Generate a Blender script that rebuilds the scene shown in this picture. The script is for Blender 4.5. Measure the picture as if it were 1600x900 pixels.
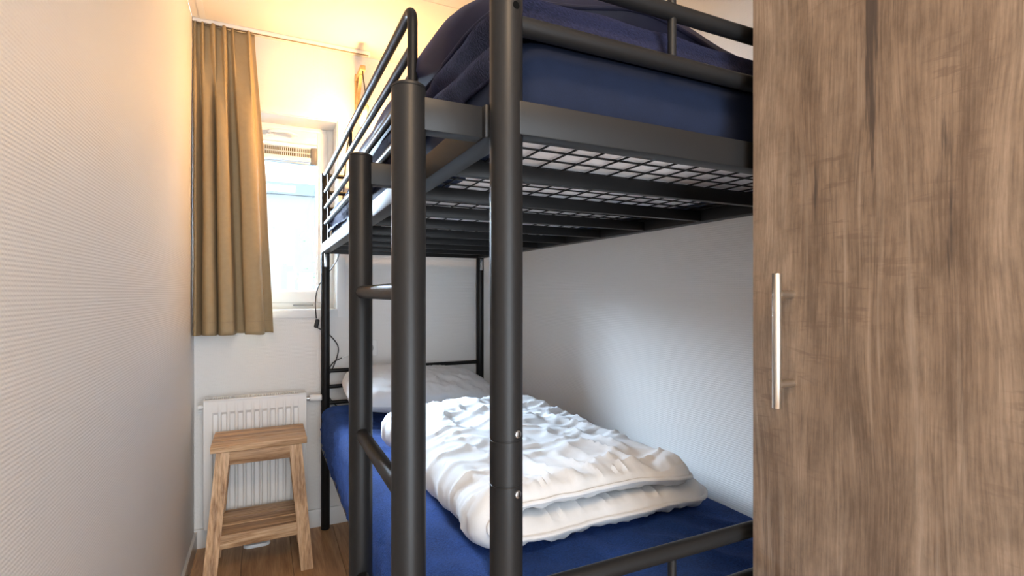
import bpy, bmesh, math, random
import numpy as np
from mathutils import Vector, Matrix, noise as mnoise

scene = bpy.context.scene
for o in list(bpy.data.objects):
    bpy.data.objects.remove(o, do_unlink=True)
col = scene.collection
random.seed(4)
R = math.radians

# ------------------------------------------------------------------ camera
HC = 1.1314
cam_d = bpy.data.cameras.new('camera')
cam = bpy.data.objects.new('camera', cam_d)
col.objects.link(cam)
cam_d.sensor_width = 36.0
cam_d.lens = 805.6 / 1600 * 36
cam_d.shift_y = 8.25 / 1600
cam_d.clip_start = 0.02
cam.location = (0, 0, HC)
cam.rotation_euler = (R(90), 0, R(-25.653))
scene.camera = cam

# ------------------------------------------------------------------ world, lights, exposure
world = bpy.data.worlds.new('world')
scene.world = world
world.use_nodes = True
bg = world.node_tree.nodes['Background']
bg.inputs['Color'].default_value = (0.80, 0.91, 1.0, 1)
bg.inputs['Strength'].default_value = 3.6


def area(name, loc, aim, sx, sy, power, color):
    d = bpy.data.lights.new(name, 'AREA')
    d.shape = 'RECTANGLE'
    d.size, d.size_y = sx, sy
    d.energy = power
    d.color = color
    o = bpy.data.objects.new(name, d)
    col.objects.link(o)
    o.location = loc
    o.rotation_euler = (Vector(aim) - Vector(loc)).to_track_quat('-Z', 'Y').to_euler()
    return o


# open sky above the yard, reaching in through the window
area('sky_light', (-1.61, 4.0, 2.72), (-1.61, 2.0, 2.35), 3.1, 2.2, 6200, (0.66, 0.81, 1.0))
# cool fill light added behind the camera, as if from an unseen doorway
area('rear_fill', (0.18, -1.42, 1.0), (0.3, 1.0, 0.95), 0.8, 1.8, 40, (0.83, 0.915, 1.0))
# warm overhead fill light, added out of view behind the camera
area('ceiling_fill', (0.15, -0.35, 2.25), (0.15, -0.3, 0), 0.3, 0.3, 18, (1.0, 0.68, 0.40))

vs = scene.view_settings
vs.view_transform = 'Standard'
vs.look = 'None'
vs.exposure = 0.15
vs.gamma = 1.0
vs.use_curve_mapping = False


# ------------------------------------------------------------------ material helpers
def newmat(name, color, rough=0.5, spec=0.5, metal=0.0, sheen=0.0):
    m = bpy.data.materials.new(name)
    m.use_nodes = True
    b = m.node_tree.nodes['Principled BSDF']
    b.inputs['Base Color'].default_value = (*color, 1)
    b.inputs['Roughness'].default_value = rough
    b.inputs['Specular IOR Level'].default_value = spec
    b.inputs['Metallic'].default_value = metal
    if sheen:
        b.inputs['Sheen Weight'].default_value = sheen
        b.inputs['Sheen Roughness'].default_value = 0.5
        k = 0.55 / max(color)
        b.inputs['Sheen Tint'].default_value = (*[min(1, c * k + .06) for c in color], 1)
    return m


class N:
    """small node-graph helper"""
    def __init__(self, m):
        self.t = m.node_tree
        self.b = self.t.nodes['Principled BSDF']

    def n(self, kind, **kw):
        nd = self.t.nodes.new(kind)
        for k, v in kw.items():
            if k in nd.inputs:
                nd.inputs[k].default_value = v
            else:
                setattr(nd, k, v)
        return nd

    def l(self, a, b):
        self.t.links.new(a, b)

    def coords(self, scale=(1, 1, 1), rot=(0, 0, 0), kind='Object'):
        tc = self.n('ShaderNodeTexCoord')
        mp = self.n('ShaderNodeMapping')
        mp.inputs['Scale'].default_value = scale
        mp.inputs['Rotation'].default_value = rot
        self.l(tc.outputs[kind], mp.inputs['Vector'])
        return mp.outputs['Vector']

    def noise(self, vec, scale, detail=3, rough=0.5, dist=0.0):
        nd = self.n('ShaderNodeTexNoise')
        nd.inputs['Scale'].default_value = scale
        nd.inputs['Detail'].default_value = detail
        nd.inputs['Roughness'].default_value = rough
        nd.inputs['Distortion'].default_value = dist
        self.l(vec, nd.inputs['Vector'])
        return nd.outputs['Fac']

    def ramp(self, fac, stops):
        r = self.n('ShaderNodeValToRGB')
        e = r.color_ramp.elements
        while len(e) < len(stops):
            e.new(0.5)
        for el, (p, c) in zip(e, stops):
            el.position = p
            el.color = (*c, 1) if len(c) == 3 else c
        self.l(fac, r.inputs['Fac'])
        return r.outputs['Color']

    def mix(self, fac, a, b, mode='MIX'):
        x = self.n('ShaderNodeMix', data_type='RGBA', blend_type=mode)
        for sock, v in ((x.inputs[0], fac), (x.inputs[6], a), (x.inputs[7], b)):
            if hasattr(v, 'node'):
                self.l(v, sock)
            elif isinstance(v, (int, float)):
                sock.default_value = v
            else:
                sock.default_value = (*v, 1)
        return x.outputs[2]

    def math(self, op, a, b=None):
        x = self.n('ShaderNodeMath', operation=op)
        for i, v in enumerate((a, b)):
            if v is None:
                continue
            if hasattr(v, 'node'):
                self.l(v, x.inputs[i])
            else:
                x.inputs[i].default_value = v
        return x.outputs[0]

    def bump(self, h, strength, dist=0.002):
        bp = self.n('ShaderNodeBump')
        bp.inputs['Strength'].default_value = strength
        bp.inputs['Distance'].default_value = dist
        self.l(h, bp.inputs['Height'])
        self.l(bp.outputs['Normal'], self.b.inputs['Normal'])

    def color(self, c):
        self.l(c, self.b.inputs['Base Color'])


def wall_mat(name, axis):
    """painted glass-fibre wallpaper: fine horizontal ribs broken by a weave"""
    m = newmat(name, (0.80, 0.79, 0.775), 0.55, 0.3)
    g = N(m)
    tc = g.n('ShaderNodeTexCoord')
    sx = g.n('ShaderNodeSeparateXYZ')
    g.l(tc.outputs['Object'], sx.inputs[0])
    z = g.math('SINE', g.math('MULTIPLY', sx.outputs['Z'], 2 * math.pi / 0.0062))
    h = g.math('SINE', g.math('MULTIPLY', sx.outputs[axis], 2 * math.pi / 0.0085))
    wv = g.math('MULTIPLY', z, g.math('ADD', g.math('MULTIPLY', h, 0.45), 0.75))
    nz = g.noise(g.coords((1, 1, 1)), 160, 2)
    g.bump(g.math('ADD', wv, g.math('MULTIPLY', nz, 1.6)), 0.30, 0.0008)
    return m


def black_mat():
    m = newmat('black_powder_coat', (0.011, 0.011, 0.0115), 0.42, 0.26)
    g = N(m)
    g.bump(g.noise(g.coords(), 900, 2), 0.10, 0.0004)
    return m


def wood_mat(name, c0, c1, c2, axis=0, scale=1.0, rough=0.5, contrast=1.0, per_obj=True):
    m = newmat(name, c1, rough, 0.35)
    g = N(m)
    s = [26 * scale] * 3
    s[axis] = 1.6 * scale
    vec = g.coords(tuple(s))
    if per_obj:
        oi = g.n('ShaderNodeObjectInfo')
        add = g.n('ShaderNodeVectorMath', operation='ADD')
        mul = g.n('ShaderNodeVectorMath', operation='SCALE')
        comb = g.n('ShaderNodeCombineXYZ')
        for i in range(3):
            g.l(oi.outputs['Random'], comb.inputs[i])
        g.l(comb.outputs[0], mul.inputs[0])
        mul.inputs['Scale'].default_value = 37.0
        g.l(vec, add.inputs[0])
        g.l(mul.outputs[0], add.inputs[1])
        vec = add.outputs[0]
    a = g.noise(vec, 1.0, 6, 0.62, 1.2)
    colr = g.ramp(a, [(0.36, c0), (0.5, c1), (0.63, c2)])
    fine = g.noise(vec, 7.0, 3, 0.6)
    colr = g.mix(0.4, colr, g.ramp(fine, [(0.3, c0), (0.7, c2)]))
    if per_obj:
        val = g.n('ShaderNodeHueSaturation')
        g.l(g.math('ADD', g.math('MULTIPLY', oi.outputs['Random'], 0.35), 0.82), val.inputs['Value'])
        g.l(colr, val.inputs['Color'])
        colr = val.outputs['Color']
    g.color(colr)
    g.bump(fine, 0.12, 0.001)
    return m


def wardrobe_mat():
    """rustic oak print: vertical fibres, saw marks across, dark cracks and knots"""
    m = newmat('rustic_oak_print', (0.3, 0.2, 0.13), 0.42, 0.35)
    g = N(m)
    warp = g.noise(g.coords((1, 5.0, 1.1)), 1.6, 2, 0.5)
    tc = g.n('ShaderNodeTexCoord')
    off = g.n('ShaderNodeCombineXYZ')
    g.l(g.math('MULTIPLY', g.math('SUBTRACT', warp, 0.5), 0.055), off.inputs['Y'])
    add = g.n('ShaderNodeVectorMath', operation='ADD')
    g.l(tc.outputs['Object'], add.inputs[0])
    g.l(off.outputs[0], add.inputs[1])

    def mp(scale, loc=(0, 0, 0)):
        x = g.n('ShaderNodeMapping')
        x.inputs['Scale'].default_value = scale
        x.inputs['Location'].default_value = loc
        g.l(add.outputs[0], x.inputs['Vector'])
        return x.outputs['Vector']
    broad = g.noise(mp((1, 16, 1.6)), 1.0, 6, 0.62)
    c = g.ramp(broad, [(0.30, (0.110, 0.074, 0.051)), (0.5, (0.205, 0.147, 0.104)), (0.70, (0.295, 0.222, 0.164))])
    blot = g.noise(mp((1, 30, 15), (0, 3, 5)), 1.0, 6, 0.7)
    c = g.mix(0.6, c, g.ramp(blot, [(0.35, (0.58, 0.56, 0.54)), (0.6, (1.1, 1.08, 1.06))]), 'MULTIPLY')
    fib = g.noise(mp((1, 420, 16)), 1.0, 3, 0.65)
    c = g.mix(0.8, c, g.ramp(fib, [(0.32, (0.62, 0.60, 0.58)), (0.68, (1.14, 1.14, 1.14))]), 'MULTIPLY')
    # short saw marks running across the fibres
    saw = g.noise(g.coords((1, 16, 95), (R(10), 0, 0)), 1.0, 3, 0.6, 0.5)
    msk = g.noise(g.coords((1, 7, 4)), 1.3, 2)
    sawm = g.math('MULTIPLY', g.ramp(saw, [(0.56, (0, 0, 0)), (0.63, (1, 1, 1))]), g.ramp(msk, [(0.48, (0, 0, 0)), (0.62, (1, 1, 1))]))
    c = g.mix(g.math('MULTIPLY', sawm, 0.5), c, (0.12, 0.080, 0.056))
    # pale limed streaks
    lim = g.noise(mp((1, 75, 2.2)), 1.0, 4, 0.6)
    c = g.mix(g.math('MULTIPLY', g.ramp(lim, [(0.58, (0, 0, 0)), (0.75, (1, 1, 1))]), 0.4), c, (0.46, 0.37, 0.29))
    # long dark cracks
    cr = g.noise(mp((1, 34, 2.3), (0, 1.7, 2.2)), 1.0, 5, 0.6)
    c = g.mix(g.math('MULTIPLY', g.ramp(cr, [(0.645, (0, 0, 0)), (0.69, (1, 1, 1))]), 0.85), c, (0.048, 0.036, 0.030))
    # knots
    vo = g.n('ShaderNodeTexVoronoi')
    vo.inputs['Scale'].default_value = 1.0
    g.l(mp((0.001, 9, 4.2)), vo.inputs['Vector'])
    c = g.mix(g.ramp(vo.outputs['Distance'], [(0.02, (0.85, 0.85, 0.85)), (0.12, (0, 0, 0))]), c, (0.065, 0.045, 0.034))
    g.color(c)
    g.bump(g.math('ADD', fib, g.math('MULTIPLY', sawm, -0.5)), 0.15, 0.0008)
    return m


def cloth_mat(name, color, rough=0.85, sheen=0.0, fuzz=900, bump=0.25, var=0.12, dist=0.0012):
    m = newmat(name, color, rough, 0.2, 0, sheen)
    g = N(m)
    v = g.coords()
    nz = g.noise(v, fuzz, 3, 0.65)
    big = g.noise(v, fuzz / 30, 3, 0.6)
    f = g.math('ADD', g.math('MULTIPLY', nz, 0.6), g.math('MULTIPLY', big, 0.4))
    lo = tuple(max(0, c * (1 - var * 2.2)) for c in color)
    hi = tuple(min(1, c * (1 + var * 2.2)) for c in color)
    g.color(g.ramp(f, [(0.3, lo), (0.7, hi)]))
    g.bump(nz, bump, dist)
    return m


M = dict(
    wallx=wall_mat('wallpaper_side', 'Y'),
    wally=wall_mat('wallpaper_end', 'X'),
    ceil=newmat('ceiling_white', (0.80, 0.77, 0.72), 0.6, 0.3),
    white=newmat('white_paint', (0.80, 0.80, 0.79), 0.35, 0.5),
    pvc=newmat('white_pvc', (0.84, 0.85, 0.85), 0.28, 0.5),
    rad=newmat('radiator_enamel', (0.82, 0.82, 0.81), 0.3, 0.5),
    black=black_mat(),
    cable=newmat('black_rubber', (0.015, 0.015, 0.016), 0.5, 0.4),
    steel=newmat('brushed_steel', (0.62, 0.58, 0.52), 0.32, 0.5, 1.0),
    zinc=newmat('zinc', (0.55, 0.56, 0.57), 0.35, 0.5, 1.0),
    hole=newmat('dark_hole', (0.005, 0.005, 0.005), 0.9, 0.0),
    ward=wardrobe_mat(),
    wardside=newmat('wardrobe_carcass', (0.2, 0.14, 0.1), 0.5, 0.3),
    floor=wood_mat('oak_laminate', (0.33, 0.175, 0.080), (0.50, 0.285, 0.135), (0.64, 0.40, 0.21), axis=1, scale=0.9, rough=0.4),
    stool=wood_mat('teak', (0.20, 0.090, 0.036), (0.60, 0.36, 0.18), (0.86, 0.63, 0.41), axis=0, scale=1.0, rough=0.5),
    stoolz=wood_mat('teak_upright', (0.20, 0.090, 0.036), (0.60, 0.36, 0.18), (0.86, 0.63, 0.41), axis=2, scale=1.0, rough=0.5),
    lampwood=wood_mat('lamp_pine', (0.40, 0.24, 0.10), (0.52, 0.33, 0.15), (0.6, 0.40, 0.2), axis=2, per_obj=False),
    curtain=cloth_mat('khaki_blackout_cloth', (0.36, 0.27, 0.155), 0.6, 0.15, 1400, 0.12, 0.05),
    terry=cloth_mat('blue_terry', (0.0095, 0.036, 0.150), 0.9, 0.3, 260, 0.8, 0.32, 0.003),
    jersey=cloth_mat('navy_jersey', (0.0075, 0.0125, 0.031), 0.85, 0.08, 700, 0.2, 0.12),
    fleece=cloth_mat('navy_fleece', (0.0085, 0.0092, 0.024), 0.95, 0.16, 260, 0.9, 0.4, 0.004),
    navyduvet=cloth_mat('navy_quilt_cloth', (0.012, 0.012, 0.027), 0.55, 0.15, 900, 0.1, 0.08),
    linen=cloth_mat('white_cotton', (0.70, 0.715, 0.735), 0.8, 0.1, 800, 0.10, 0.02),
    ticking=cloth_mat('white_mattress_cloth', (0.80, 0.79, 0.80), 0.85, 0.0, 600, 0.15, 0.03),
    facade=newmat('pale_render', (0.33, 0.34, 0.335), 0.8, 0.2),
    coping=newmat('grey_coping', (0.21, 0.24, 0.26), 0.7, 0.2),
    leaf=newmat('pale_leaf', (0.20, 0.34, 0.14), 0.6, 0.3),
    bark=newmat('bark', (0.25, 0.2, 0.15), 0.8, 0.2),
    paving=newmat('grey_paving', (0.35, 0.35, 0.34), 0.8, 0.2),
)
# lamp bulb: clear glass glowing filament colour
mb = newmat('glowing_bulb', (1, 0.8, 0.5), 0.3)
mb.node_tree.nodes['Principled BSDF'].inputs['Emission Color'].default_value = (1.0, 0.66, 0.28, 1)
mb.node_tree.nodes['Principled BSDF'].inputs['Emission Strength'].default_value = 14
M['bulb'] = mb
# thin window pane: mostly transparent, mirror-like at grazing angles
mg = bpy.data.materials.new('window_glass')
mg.use_nodes = True
nt = mg.node_tree
nt.nodes.clear()
out = nt.nodes.new('ShaderNodeOutputMaterial')
mx = nt.nodes.new('ShaderNodeMixShader')
tr = nt.nodes.new('ShaderNodeBsdfTransparent')
gl = nt.nodes.new('ShaderNodeBsdfGlossy')
gl.inputs['Roughness'].default_value = 0.02
fr = nt.nodes.new('ShaderNodeFresnel')
fr.inputs['IOR'].default_value = 1.4
tr.inputs['Color'].default_value = (0.96, 0.98, 0.98, 1)
nt.links.new(fr.outputs[0], mx.inputs[0])
nt.links.new(tr.outputs[0], mx.inputs[1])
nt.links.new(gl.outputs[0], mx.inputs[2])
nt.links.new(mx.outputs[0], out.inputs['Surface'])
M['glass'] = mg


# ------------------------------------------------------------------ mesh helpers
def empty(name, loc, label, cat, group=None):
    o = bpy.data.objects.new(name, None)
    o.empty_display_size = 0.1
    col.objects.link(o)
    o.location = loc
    tag(o, label, cat, group)
    return o


def tag(o, label=None, cat=None, group=None, kind=None):
    if label:
        o['label'] = label
    if cat:
        o['category'] = cat
    if group:
        o['group'] = group
    if kind:
        o['kind'] = kind
    return o


class MB:
    """collects vertices / faces in world space, links them as one mesh object"""
    def __init__(self):
        self.v, self.f = [], []

    def add(self, v, f):
        o = len(self.v)
        self.v += [tuple(p) for p in v]
        self.f += [tuple(i + o for i in q) for q in f]
        return self

    def box(self, x0, x1, y0, y1, z0, z1, bev=0.0, seg=2):
        return self.obox(Matrix.Translation(((x0 + x1) / 2, (y0 + y1) / 2, (z0 + z1) / 2)), x1 - x0, y1 - y0, z1 - z0, bev, seg)

    def obox(self, mat, sx, sy, sz, bev=0.0, seg=2):
        bm = bmesh.new()
        bmesh.ops.create_cube(bm, size=1.0)
        bmesh.ops.scale(bm, vec=(sx, sy, sz), verts=bm.verts)
        if bev:
            bmesh.ops.bevel(bm, geom=list(bm.edges), offset=min(bev, 0.49 * min(sx, sy, sz)), segments=seg, profile=0.5, affect='EDGES')
        bm.transform(mat)
        bm.verts.index_update()
        self.add([v.co[:] for v in bm.verts], [[v.index for v in f.verts] for f in bm.faces])
        bm.free()
        return self

    def beam(self, a, b, w, h, bev=0.002, up=(0, 0, 1)):
        """rectangular bar from a to b; w sideways, h along up"""
        a, b = Vector(a), Vector(b)
        d = (b - a)
        x = d.normalized()
        y = Vector(up).cross(x).normalized()
        z = x.cross(y)
        m = Matrix((x, y, z)).transposed().to_4x4()
        m.translation = (a + b) / 2
        return self.obox(m, d.length, w, h, bev)

    def tube(self, pts, r, seg=20, cap=True, dome=0.0):
        pts = [Vector(p) for p in pts]
        n = len(pts)
        rs = r if isinstance(r, (list, tuple)) else [r] * n
        t0 = (pts[1] - pts[0]).normalized()
        u = t0.orthogonal().normalized()
        rings = []
        for i, p in enumerate(pts):
            t = (pts[min(i + 1, n - 1)] - pts[max(i - 1, 0)]).normalized()
            u = (u - t * u.dot(t)).normalized()
            w = t.cross(u)
            rings.append([p + (u * math.cos(2 * math.pi * k / seg) + w * math.sin(2 * math.pi * k / seg)) * rs[i] for k in range(seg)])
        v = [q for ring in rings for q in ring]
        f = []
        for i in range(n - 1):
            for k in range(seg):
                k2 = (k + 1) % seg
                f.append((i * seg + k, i * seg + k2, (i + 1) * seg + k2, (i + 1) * seg + k))
        if cap:
            f.append(tuple(range(seg - 1, -1, -1)))
            f.append(tuple((n - 1) * seg + k for k in range(seg)))
        return self.add(v, f)

    def build(self, name, mat, parent=None, smooth=True, kind=None, origin=None):
        me = bpy.data.meshes.new(name)
        if origin is None:
            if parent is not None:
                origin = wpos(parent)
            else:
                a = np.array(self.v)
                origin = Vector(((a[:, 0].min() + a[:, 0].max()) / 2, (a[:, 1].min() + a[:, 1].max()) / 2, a[:, 2].min()))
        origin = Vector(origin)
        me.from_pydata([tuple(Vector(p) - origin) for p in self.v], [], self.f)
        me.update()
        if smooth:
            me.polygons.foreach_set('use_smooth', [True] * len(me.polygons))
            try:
                me.set_sharp_from_angle(angle=R(40))
            except Exception:
                pass
        me.materials.append(mat)
        o = bpy.data.objects.new(name, me)
        col.objects.link(o)
        if parent is not None:
            o.parent = parent
            o.location = origin - wpos(parent)
        else:
            o.location = origin
        if kind:
            o['kind'] = kind
        return o


def wpos(o):
    p = Vector((0, 0, 0))
    while o is not None:
        p += o.location
        o = o.parent
    return p


def bend(pts, r, n=8):
    """polyline with rounded corners"""
    pts = [Vector(p) for p in pts]
    res = [pts[0]]
    for a, b, c in zip(pts, pts[1:], pts[2:]):
        d1, d2 = (a - b).normalized(), (c - b).normalized()
        ang = d1.angle(d2)
        k = min(r / math.tan(ang / 2), 0.49 * (a - b).length, 0.49 * (c - b).length)
        p, q = b + d1 * k, b + d2 * k
        for i in range(n + 1):
            t = i / n
            res.append(p * (1 - t) ** 2 + b * 2 * t * (1 - t) + q * t * t)
    res.append(pts[-1])
    return res


def crom(pts, n=8):
    """Catmull-Rom through points"""
    P = [Vector(p) for p in pts]
    P = [P[0] * 2 - P[1]] + P + [P[-1] * 2 - P[-2]]
    res = []
    for i in range(1, len(P) - 2):
        for k in range(n):
            t = k / n
            a, b, c, d = P[i - 1], P[i], P[i + 1], P[i + 2]
            res.append(0.5 * ((2 * b) + (c - a) * t + (2 * a - 5 * b + 4 * c - d) * t * t + (3 * b - a - 3 * c + d) * t ** 3))
    res.append(P[-2])
    return res


def nz(x, y, z=0.0):
    return mnoise.noise(Vector((x, y, z)))


def ridge(x, y, z=0.0):
    return 1 - abs(nz(x, y, z)) * 2


def grid_faces(nu, nv, wrap_u=False):
    f = []
    for i in range(nu if wrap_u else nu - 1):
        for j in range(nv - 1):
            i2 = (i + 1) % nu
            f.append((i * nv + j, i2 * nv + j, i2 * nv + j + 1, i * nv + j + 1))
    return f


def sstep(a, b, x):
    t = min(1, max(0, (x - a) / (b - a)))
    return t * t * (3 - 2 * t)


# ================================================================== THE ROOM
XL, XR, YB, YW, ZC = -0.28, 1.15, -1.5, 2.667, 2.32
# floor boards on a sub-floor
fl = tag(MB().box(XL - .1, XR + .1, YB - .1, YW + .1, -.08, -.012).build('floor', M['wardside']), kind='structure')
pw = 0.193
nrow = int((XR - XL) / pw) + 1
plank_cache = {}
for i in range(nrow):
    x0, x1 = XL + i * pw, min(XL + (i + 1) * pw, XR)
    y = YB - random.random() * 0.9
    while y < YW:
        y0, y1 = max(y, YB), min(y + 1.28, YW)
        if y1 - y0 > 0.02:
            MB().box(x0 + .0006, x1 - .0006, y0 + .0006, y1 - .0006, -.012, 0, .0012, 1).build('plank', M['floor'], fl, smooth=False)
        y += 1.28
# ceiling: slab and panels with recessed joints, slim cover strip along the left
ce = tag(MB().box(XL - .1, XR + .1, YB - .1, YW + .1, ZC + .008, ZC + .08).build('ceiling', M['ceil']), kind='structure')
for (y0, y1) in ((YB, -0.36), (-0.36, 0.84), (0.84, 2.04), (2.04, YW)):
    MB().box(XL, XR, y0 + .001, y1 - .001, ZC, ZC + .008, .001, 1).build('panel', M['ceil'], ce, smooth=False)
tag(MB().box(XL + .030, XL + .052, YB, YW, ZC - .004, ZC).build('trim_1', M['white']), kind='structure')
# walls
tag(MB().box(XL - .1, XL, YB - .1, YW + .3, 0, ZC).build('wall_left', M['wallx']), kind='structure')
tag(MB().box(XR, XR + .1, YB - .1, YW + .3, 0, ZC).build('wall_right', M['wallx']), kind='structure')
WX0, WX1, WZ0, WZ1 = -0.235, 0.326, 1.05, 1.977      # window opening
w = MB()
w.box(XL, WX0, YW, YW + .3, 0, ZC).box(WX1, XR, YW, YW + .3, 0, ZC)
w.box(WX0, WX1, YW, YW + .3, 0, WZ0).box(WX0, WX1, YW, YW + .3, WZ1, ZC)
tag(w.build('wall_far', M['wally'], smooth=False), kind='structure')
w = MB()   # wall behind the camera with the doorway
w.box(XL, -0.22, YB - .1, YB, 0, ZC).box(0.62, XR, YB - .1, YB, 0, ZC).box(-0.22, 0.62, YB - .1, YB, 2.05, ZC)
tag(w.build('wall_back', M['wally'], smooth=False), kind='structure')
# baseboards
tag(MB().box(XL, XL + .012, YB, YW - .012, 0, .078, .002).build('baseboard_left', M['white']), kind='structure')
tag(MB().box(XL, XR, YW - .012, YW, 0, .085, .002).build('baseboard_far', M['white']), kind='structure')
tag(MB().box(XR - .012, XR, 0.6, YW - .012, 0, .078, .002).build('baseboard_right', M['white']), kind='structure')

# ------------------------------------------------------------------ window
win = bpy.data.objects.new('window_1', None)
col.objects.link(win)
win.location = (0.05, YW, WZ0)
tag(win, 'white window with top handle behind the khaki curtain', kind='structure')
cw = 0.036
m = MB()
m.box(WX0 - cw, WX0, YW - .008, YW + .002, WZ0 - cw, WZ1 + .03, .001)
m.box(WX1, WX1 + cw, YW - .008, YW + .002, WZ0 - cw, WZ1 + .03, .001)
m.box(WX0, WX1, YW - .008, YW + .002, WZ1, WZ1 + .03, .001)
m.box(WX0, WX1, YW - .008, YW + .002, WZ0 - cw, WZ0, .001)
m.build('casing', M['white'], win)
m = MB()   # lining of the opening
m.box(WX0 - .004, WX0 + .004, YW, YW + .30, WZ0, WZ1).box(WX1 - .004, WX1 + .004, YW, YW + .30, WZ0, WZ1)
m.box(WX0, WX1, YW, YW + .30, WZ1 - .004, WZ1 + .004).box(WX0, WX1, YW, YW + .30, WZ0 - .004, WZ0 + .004)
m.build('reveal', M['white'], win, smooth=False)
FY = 2.815
def frame(m, x0, x1, z0, z1, wx, wt, wb, y0, y1, bev=.004):
    m.box(x0, x0 + wx, y0, y1, z0, z1, bev).box(x1 - wx, x1, y0, y1, z0, z1, bev)
    m.box(x0 + wx - .001, x1 - wx + .001, y0, y1, z1 - wt, z1, bev).box(x0 + wx - .001, x1 - wx + .001, y0, y1, z0, z0 + wb, bev)
    return m
frame(MB(), WX0 + .003, WX1 - .003, WZ0 + .003, WZ1 - .003, .034, .024, .034, FY, FY + .07).build('outer_frame', M['pvc'], win)
SX0, SX1, SZ0, SZ1 = WX0 + .034, 0.291, WZ0 + .034, WZ1 - .026
sash = frame(MB(), SX0, SX1, SZ0, SZ1, .048, .066, .058, FY - .014, FY + .055, .006).build('sash', M['pvc'], win)
GX0, GX1, GZ0, GZ1 = SX0 + .048, SX1 - .048, SZ0 + .058, SZ1 - .066
frame(MB(), GX0 - .004, GX1 + .004, GZ0 - .004, GZ1 + .004, .010, .010, .010, FY - .004, FY + .01, .002).build('glazing_bead', M['pvc'], sash)
MB().box(GX0, GX1, FY + .02, FY + .024, GZ0, GZ1).build('pane', M['glass'], win, smooth=False)
# ventilation grille across the top of the glass
VZ0, VZ1 = GZ1 - .088, GZ1 - .012
vent = MB()
vent.box(GX0, GX1 - .030, FY - .012, FY + .016, VZ0, VZ0 + .022, .002)
vent.box(GX0, GX1 - .030, FY - .012, FY + .016, VZ1 - .010, VZ1, .002)
vent.box(GX0, GX1 - .030, FY - .008, FY + .010, (VZ0 + VZ1) / 2 + .004, (VZ0 + VZ1) / 2 + .008)
vo = vent.build('vent_grille', M['pvc'], win)
MB().box(GX0, GX1 - .030, FY + .010, FY + .016, VZ0 + .018, VZ1 - .006).build('vent_screen', newmat('brown_screen', (0.22, 0.16, 0.07), 0.7), vo, smooth=False)
nb = 42
m = MB()
for i in range(nb):
    x = GX0 + (GX1 - .030 - GX0) * (i + .5) / nb
    m.box(x - .0016, x + .0016, FY - .008, FY + .010, VZ0 + .02, VZ1 - .008)
m.build('vent_bars', M['pvc'], vo, smooth=False, kind='stuff')
MB().box(GX1 - .030, GX1 - .002, FY - .016, FY + .018, VZ0 - .012, VZ1 - .002, .003).build('vent_end_cap', newmat('grey_plastic', (0.16, 0.15, 0.14), 0.4), vo)
MB().box(GX0, GX1 - .004, FY - .006, FY + .012, VZ0 - .014, VZ0 - .003, .002).build('vent_sill', newmat('blue_grey_aluminium', (0.35, 0.45, 0.55), 0.35, .5, .6), vo)
# handle
hz = SZ1 - .030
h = MB().box(0.005, 0.042, FY - .026, FY - .013, hz - .014, hz + .014, .006).build('window_handle', M['pvc'], win)
MB().tube(crom([(0.024, FY - .02, hz), (0.024, FY - .05, hz), (0.05, FY - .057, hz + .003), (0.10, FY - .055, hz + .004), (0.148, FY - .048, hz - .004)], 6), .0085, 12).build('lever', M['pvc'], h)
MB().box(0.13, 0.225, FY - .018, FY - .010, WZ0 + .018, WZ0 + .026, .002).build('drain_slot', newmat('slot_grey', (0.3, 0.32, 0.34), 0.5), win)

# ------------------------------------------------------------------ outside the window
tag(MB().box(-8, 9, YW + .35, 12, -.1, -.02).build('ground', M['paving'], smooth=False), kind='structure')
nb_ = empty('neighbour_building', (0, 7.5, -.02), 'pale rendered building seen through the window glass', 'building')
MB().box(-6, 7, 7.5, 9.5, -.02, 2.56).build('wall', M['facade'], nb_, smooth=False)
MB().box(-6.1, 7.1, 7.44, 9.6, 2.44, 2.60, .01).build('roof_edge', M['coping'], nb_, smooth=False)
sh = empty('garden_shrub', (0.42, 4.9, -.02), 'loose green shrub outside the window glass', 'shrub')
stems, lv = MB(), MB()
for k in range(11):
    bx, by = 0.42 + random.uniform(-.4, .3), 4.9 + random.uniform(-.2, .2)
    tx, ty, tz = bx + random.uniform(-.3, .3), by + random.uniform(-.2, .2), random.uniform(1.05, 1.85)
    pts = crom([(0.42 + (bx - .42) * .3, 4.9, -.02), ((bx + .42) / 2, by, tz * .5), (tx, ty, tz)], 6)
    stems.tube(pts, .006, 6)
    for j in range(46):
        t = random.uniform(.3, 1)
        p = Vector(pts[int(t * (len(pts) - 1))]) + Vector((random.gauss(0, .07), random.gauss(0, .07), random.gauss(0, .06)))
        rot = Matrix.Rotation(random.uniform(0, 6.28), 3, 'Z') @ Matrix.Rotation(random.uniform(-1, 1), 3, 'X')
        L_ = random.uniform(.018, .032)
        lv.add([p + rot @ Vector(q) for q in ((-L_, 0, 0), (0, -L_ * .45, .004), (L_, 0, 0), (0, L_ * .45, .004))], [(0, 1, 2, 3)])
stems.build('stem', M['bark'], sh)
lv.build('foliage', M['leaf'], sh, smooth=False, kind='stuff')

# ================================================================== BUNK BED
XP, YN, YF, RP = 0.2643, 0.5731, 2.6231, 0.0203
XQ = XP + 0.801
bed = empty('bunk_bed', ((XP + XQ) / 2, (YN + YF) / 2, 0), 'black metal bunk bed with side ladder along the right wall', 'bunk bed')
BK = M['black']
HT = HC + .2332   # upper rail top
HB = HC + .1915   # upper rail bottom
G = [HC + v for v in (.332, .407, .485, .566)]      # guard bar heights
LW = [HC - v for v in (.374, .450, .528)]           # lower end bar heights


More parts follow.
